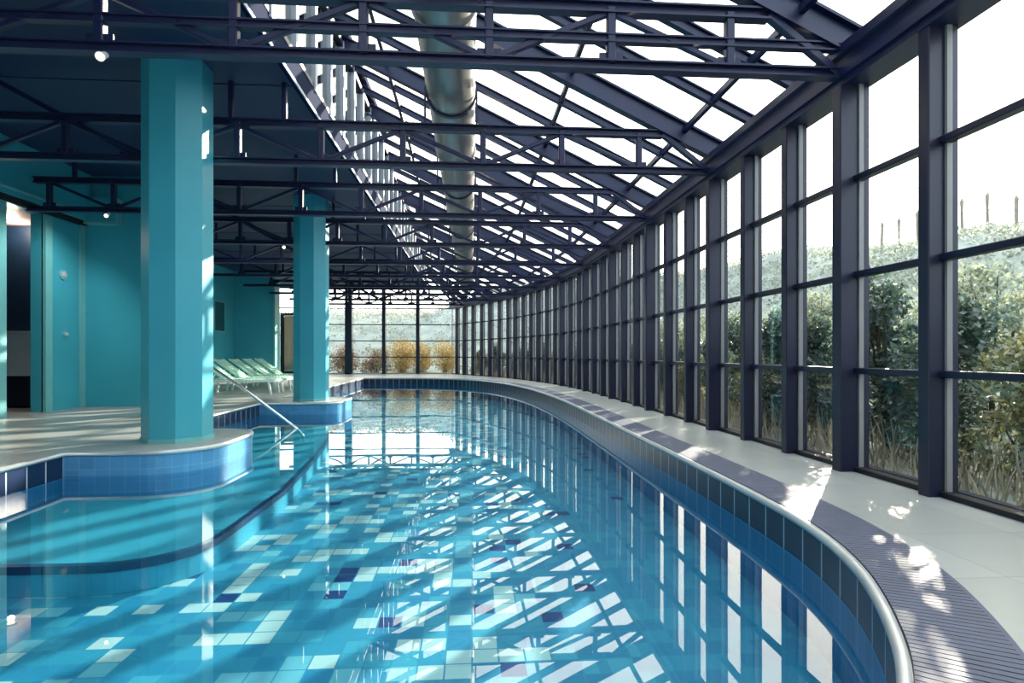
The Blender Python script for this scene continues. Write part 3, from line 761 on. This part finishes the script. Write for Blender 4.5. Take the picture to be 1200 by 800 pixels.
for k, (x, y, key, s) in enumerate(((-1.5,31.2,'yellow',1.0), (-2.9,31.6,'yellow',0.95), (-4.0,32.0,'yellow',1.08), (-5.2,31.2,'brown',1.0), (-6.8,31.6,'brown',1.1), (-8.3,31.3,'brown',0.9))):
    lab = ['ochre shrub outside the end wall nearest the glass corner', 'ochre shrub outside the end wall, second from the glass corner', 'ochre shrub outside the end wall beside the russet ones',
           'russet shrub outside the end wall beside the ochre ones', 'russet shrub outside the end wall near the thick post', 'russet shrub outside the end wall behind the farther column'][k]
    shrub(key, x, y, lab, random.uniform(0, 6.28), s, 'shrubs outside the end wall')

# scrub and dry grass: uncountable
random.seed(21); sm = MB()
for _ in range(9000):
    if random.random() < 0.72: x, y = random.uniform(6.5, 22), random.uniform(-2, 46)
    else: x, y = random.uniform(-14, 16), random.uniform(32.5, 46)
    if x < 6.5 and y < 32.5: continue
    cl = mnoise.noise(Vector((x*0.5, y*0.5, 9)))
    if cl < -0.15 and random.random() < 0.6: continue
    z = hill_h(x, y); hh = 0.15+0.40*max(0, cl+0.3)
    for _k in range(7):
        leaf(sm, (x+random.gauss(0,0.22), y+random.gauss(0,0.22), z+random.uniform(0.02, hh)), random.uniform(0.045, 0.10), 0.6)
tag(sm.build('undergrowth', M['leaf_sage']), 'sage scrub covering the hillside outside, greyed with painted haze', 'undergrowth', None, 'stuff')
gm = MB()
for _ in range(9000):
    i = random.uniform(1, NP-2); k = int(i); P = posts[k]+(posts[k+1]-posts[k])*(i-k); t = tangent(k); o = Vector((t.y, -t.x))
    q = P+o*random.uniform(0.2, 2.6)
    z = hill_h(q.x, q.y) if not (q.x < 3.6 and q.y < 29.6) else -0.1
    hh = random.uniform(0.12, 0.55); dx_, dy_ = random.gauss(0, 0.1), random.gauss(0, 0.1); a = random.uniform(0, PI)
    wx, wy = math.cos(a)*0.009, math.sin(a)*0.009
    gm.add([(q.x-wx, q.y-wy, z), (q.x+wx, q.y+wy, z), (q.x+dx_*0.5+wx*.7, q.y+dy_*0.5+wy*.7, z+hh*0.6), (q.x+dx_, q.y+dy_, z+hh), (q.x+dx_*0.5-wx*.7, q.y+dy_*0.5-wy*.7, z+hh*0.6)], [(0,1,2,3,4)])
tag(gm.build('grass', M['drygrass']), 'dry pale grass at the foot of the glass walls outside', 'grass', None, 'stuff')

# fence on the ridge
fx = 17.3
f = empty('fence', (fx, 15, hill_h(fx, 15)), 'pale post and wire fence along the top of the hill outside the nearest bays', 'fence')
for k in range(15):
    y = 9.0+1.0*k; z = hill_h(fx, y); random.seed(k)
    m = MB(); m.tube([(fx, y, z-0.3), (fx+random.gauss(0,.03), y, z+1.2), (fx, y, z+1.28)], [0.06, 0.055, 0.03], 8); m.build('fence_post', M['timber'], f)
m = MB()
for hh in (0.35, 0.75, 1.15): m.tube([(fx, 9.0+0.85*q, hill_h(fx, 9.0+0.85*q)+hh) for q in range(18)], 0.012, 5)
m.build('wire', M['timber'], f)

# ------------------------------------------------------------------ light
AZ, EL = math.radians(37.0), math.radians(18.0)
SUN = Vector((math.sin(AZ)*math.cos(EL), math.cos(AZ)*math.cos(EL), math.sin(EL)))
sl = bpy.data.lights.new('sun', 'SUN'); sl.energy = 17.0; sl.angle = math.radians(0.7); sl.color = (1.0, 0.90, 0.74)
so = bpy.data.objects.new('sun', sl); COL.objects.link(so); so.location = (20, 30, 20)
so.rotation_euler = (-SUN).to_track_quat('-Z', 'Y').to_euler()

w = bpy.data.worlds.new('hazy_morning_sky'); SC.world = w; w.use_nodes = True
nt = w.node_tree; nt.nodes.clear()
o = nt.nodes.new('ShaderNodeOutputWorld'); bg = nt.nodes.new('ShaderNodeBackground')
tc = nt.nodes.new('ShaderNodeTexCoord')
dt = nt.nodes.new('ShaderNodeVectorMath'); dt.operation = 'DOT_PRODUCT'; dt.inputs[1].default_value = SUN
nt.links.new(tc.outputs['Generated'], dt.inputs[0])
rp = nt.nodes.new('ShaderNodeValToRGB'); cr = rp.color_ramp
mr = nt.nodes.new('ShaderNodeMapRange'); mr.inputs[1].default_value = -1; mr.inputs[2].default_value = 1
nt.links.new(dt.outputs['Value'], mr.inputs[0]); nt.links.new(mr.outputs[0], rp.inputs[0])
cr.elements[0].position = 0.0; cr.elements[0].color = (0.42, 0.52, 0.66, 1)
cr.elements[1].position = 1.0; cr.elements[1].color = (1.0, 0.95, 0.82, 1)
e = cr.elements.new(0.55); e.color = (0.56, 0.63, 0.72, 1)
e = cr.elements.new(0.82); e.color = (0.78, 0.77, 0.70, 1)
nt.links.new(rp.outputs[0], bg.inputs[0]); bg.inputs[1].default_value = 5.0
nt.links.new(bg.outputs[0], o.inputs[0])

# ------------------------------------------------------------------ camera
cam = bpy.data.cameras.new('camera'); co = bpy.data.objects.new('camera', cam); COL.objects.link(co)
co.location = (0, 0, 1.0); co.rotation_euler = (PI/2, 0, -math.atan(0.07))
cam.sensor_width = 36; cam.lens = 36*668/1200; cam.shift_y = 15/1200; cam.clip_end = 400
SC.camera = co

vs = SC.view_settings
vs.view_transform = 'Standard'; vs.look = 'None'; vs.gamma = 1.0; vs.use_curve_mapping = False; vs.exposure = 0.0
cy = SC.cycles
cy.use_denoising = True
cy.max_bounces = 10; cy.diffuse_bounces = 4; cy.glossy_bounces = 6; cy.transmission_bounces = 8; cy.transparent_max_bounces = 64
cy.sample_clamp_indirect = 6.0; cy.caustics_reflective = False; cy.caustics_refractive = False
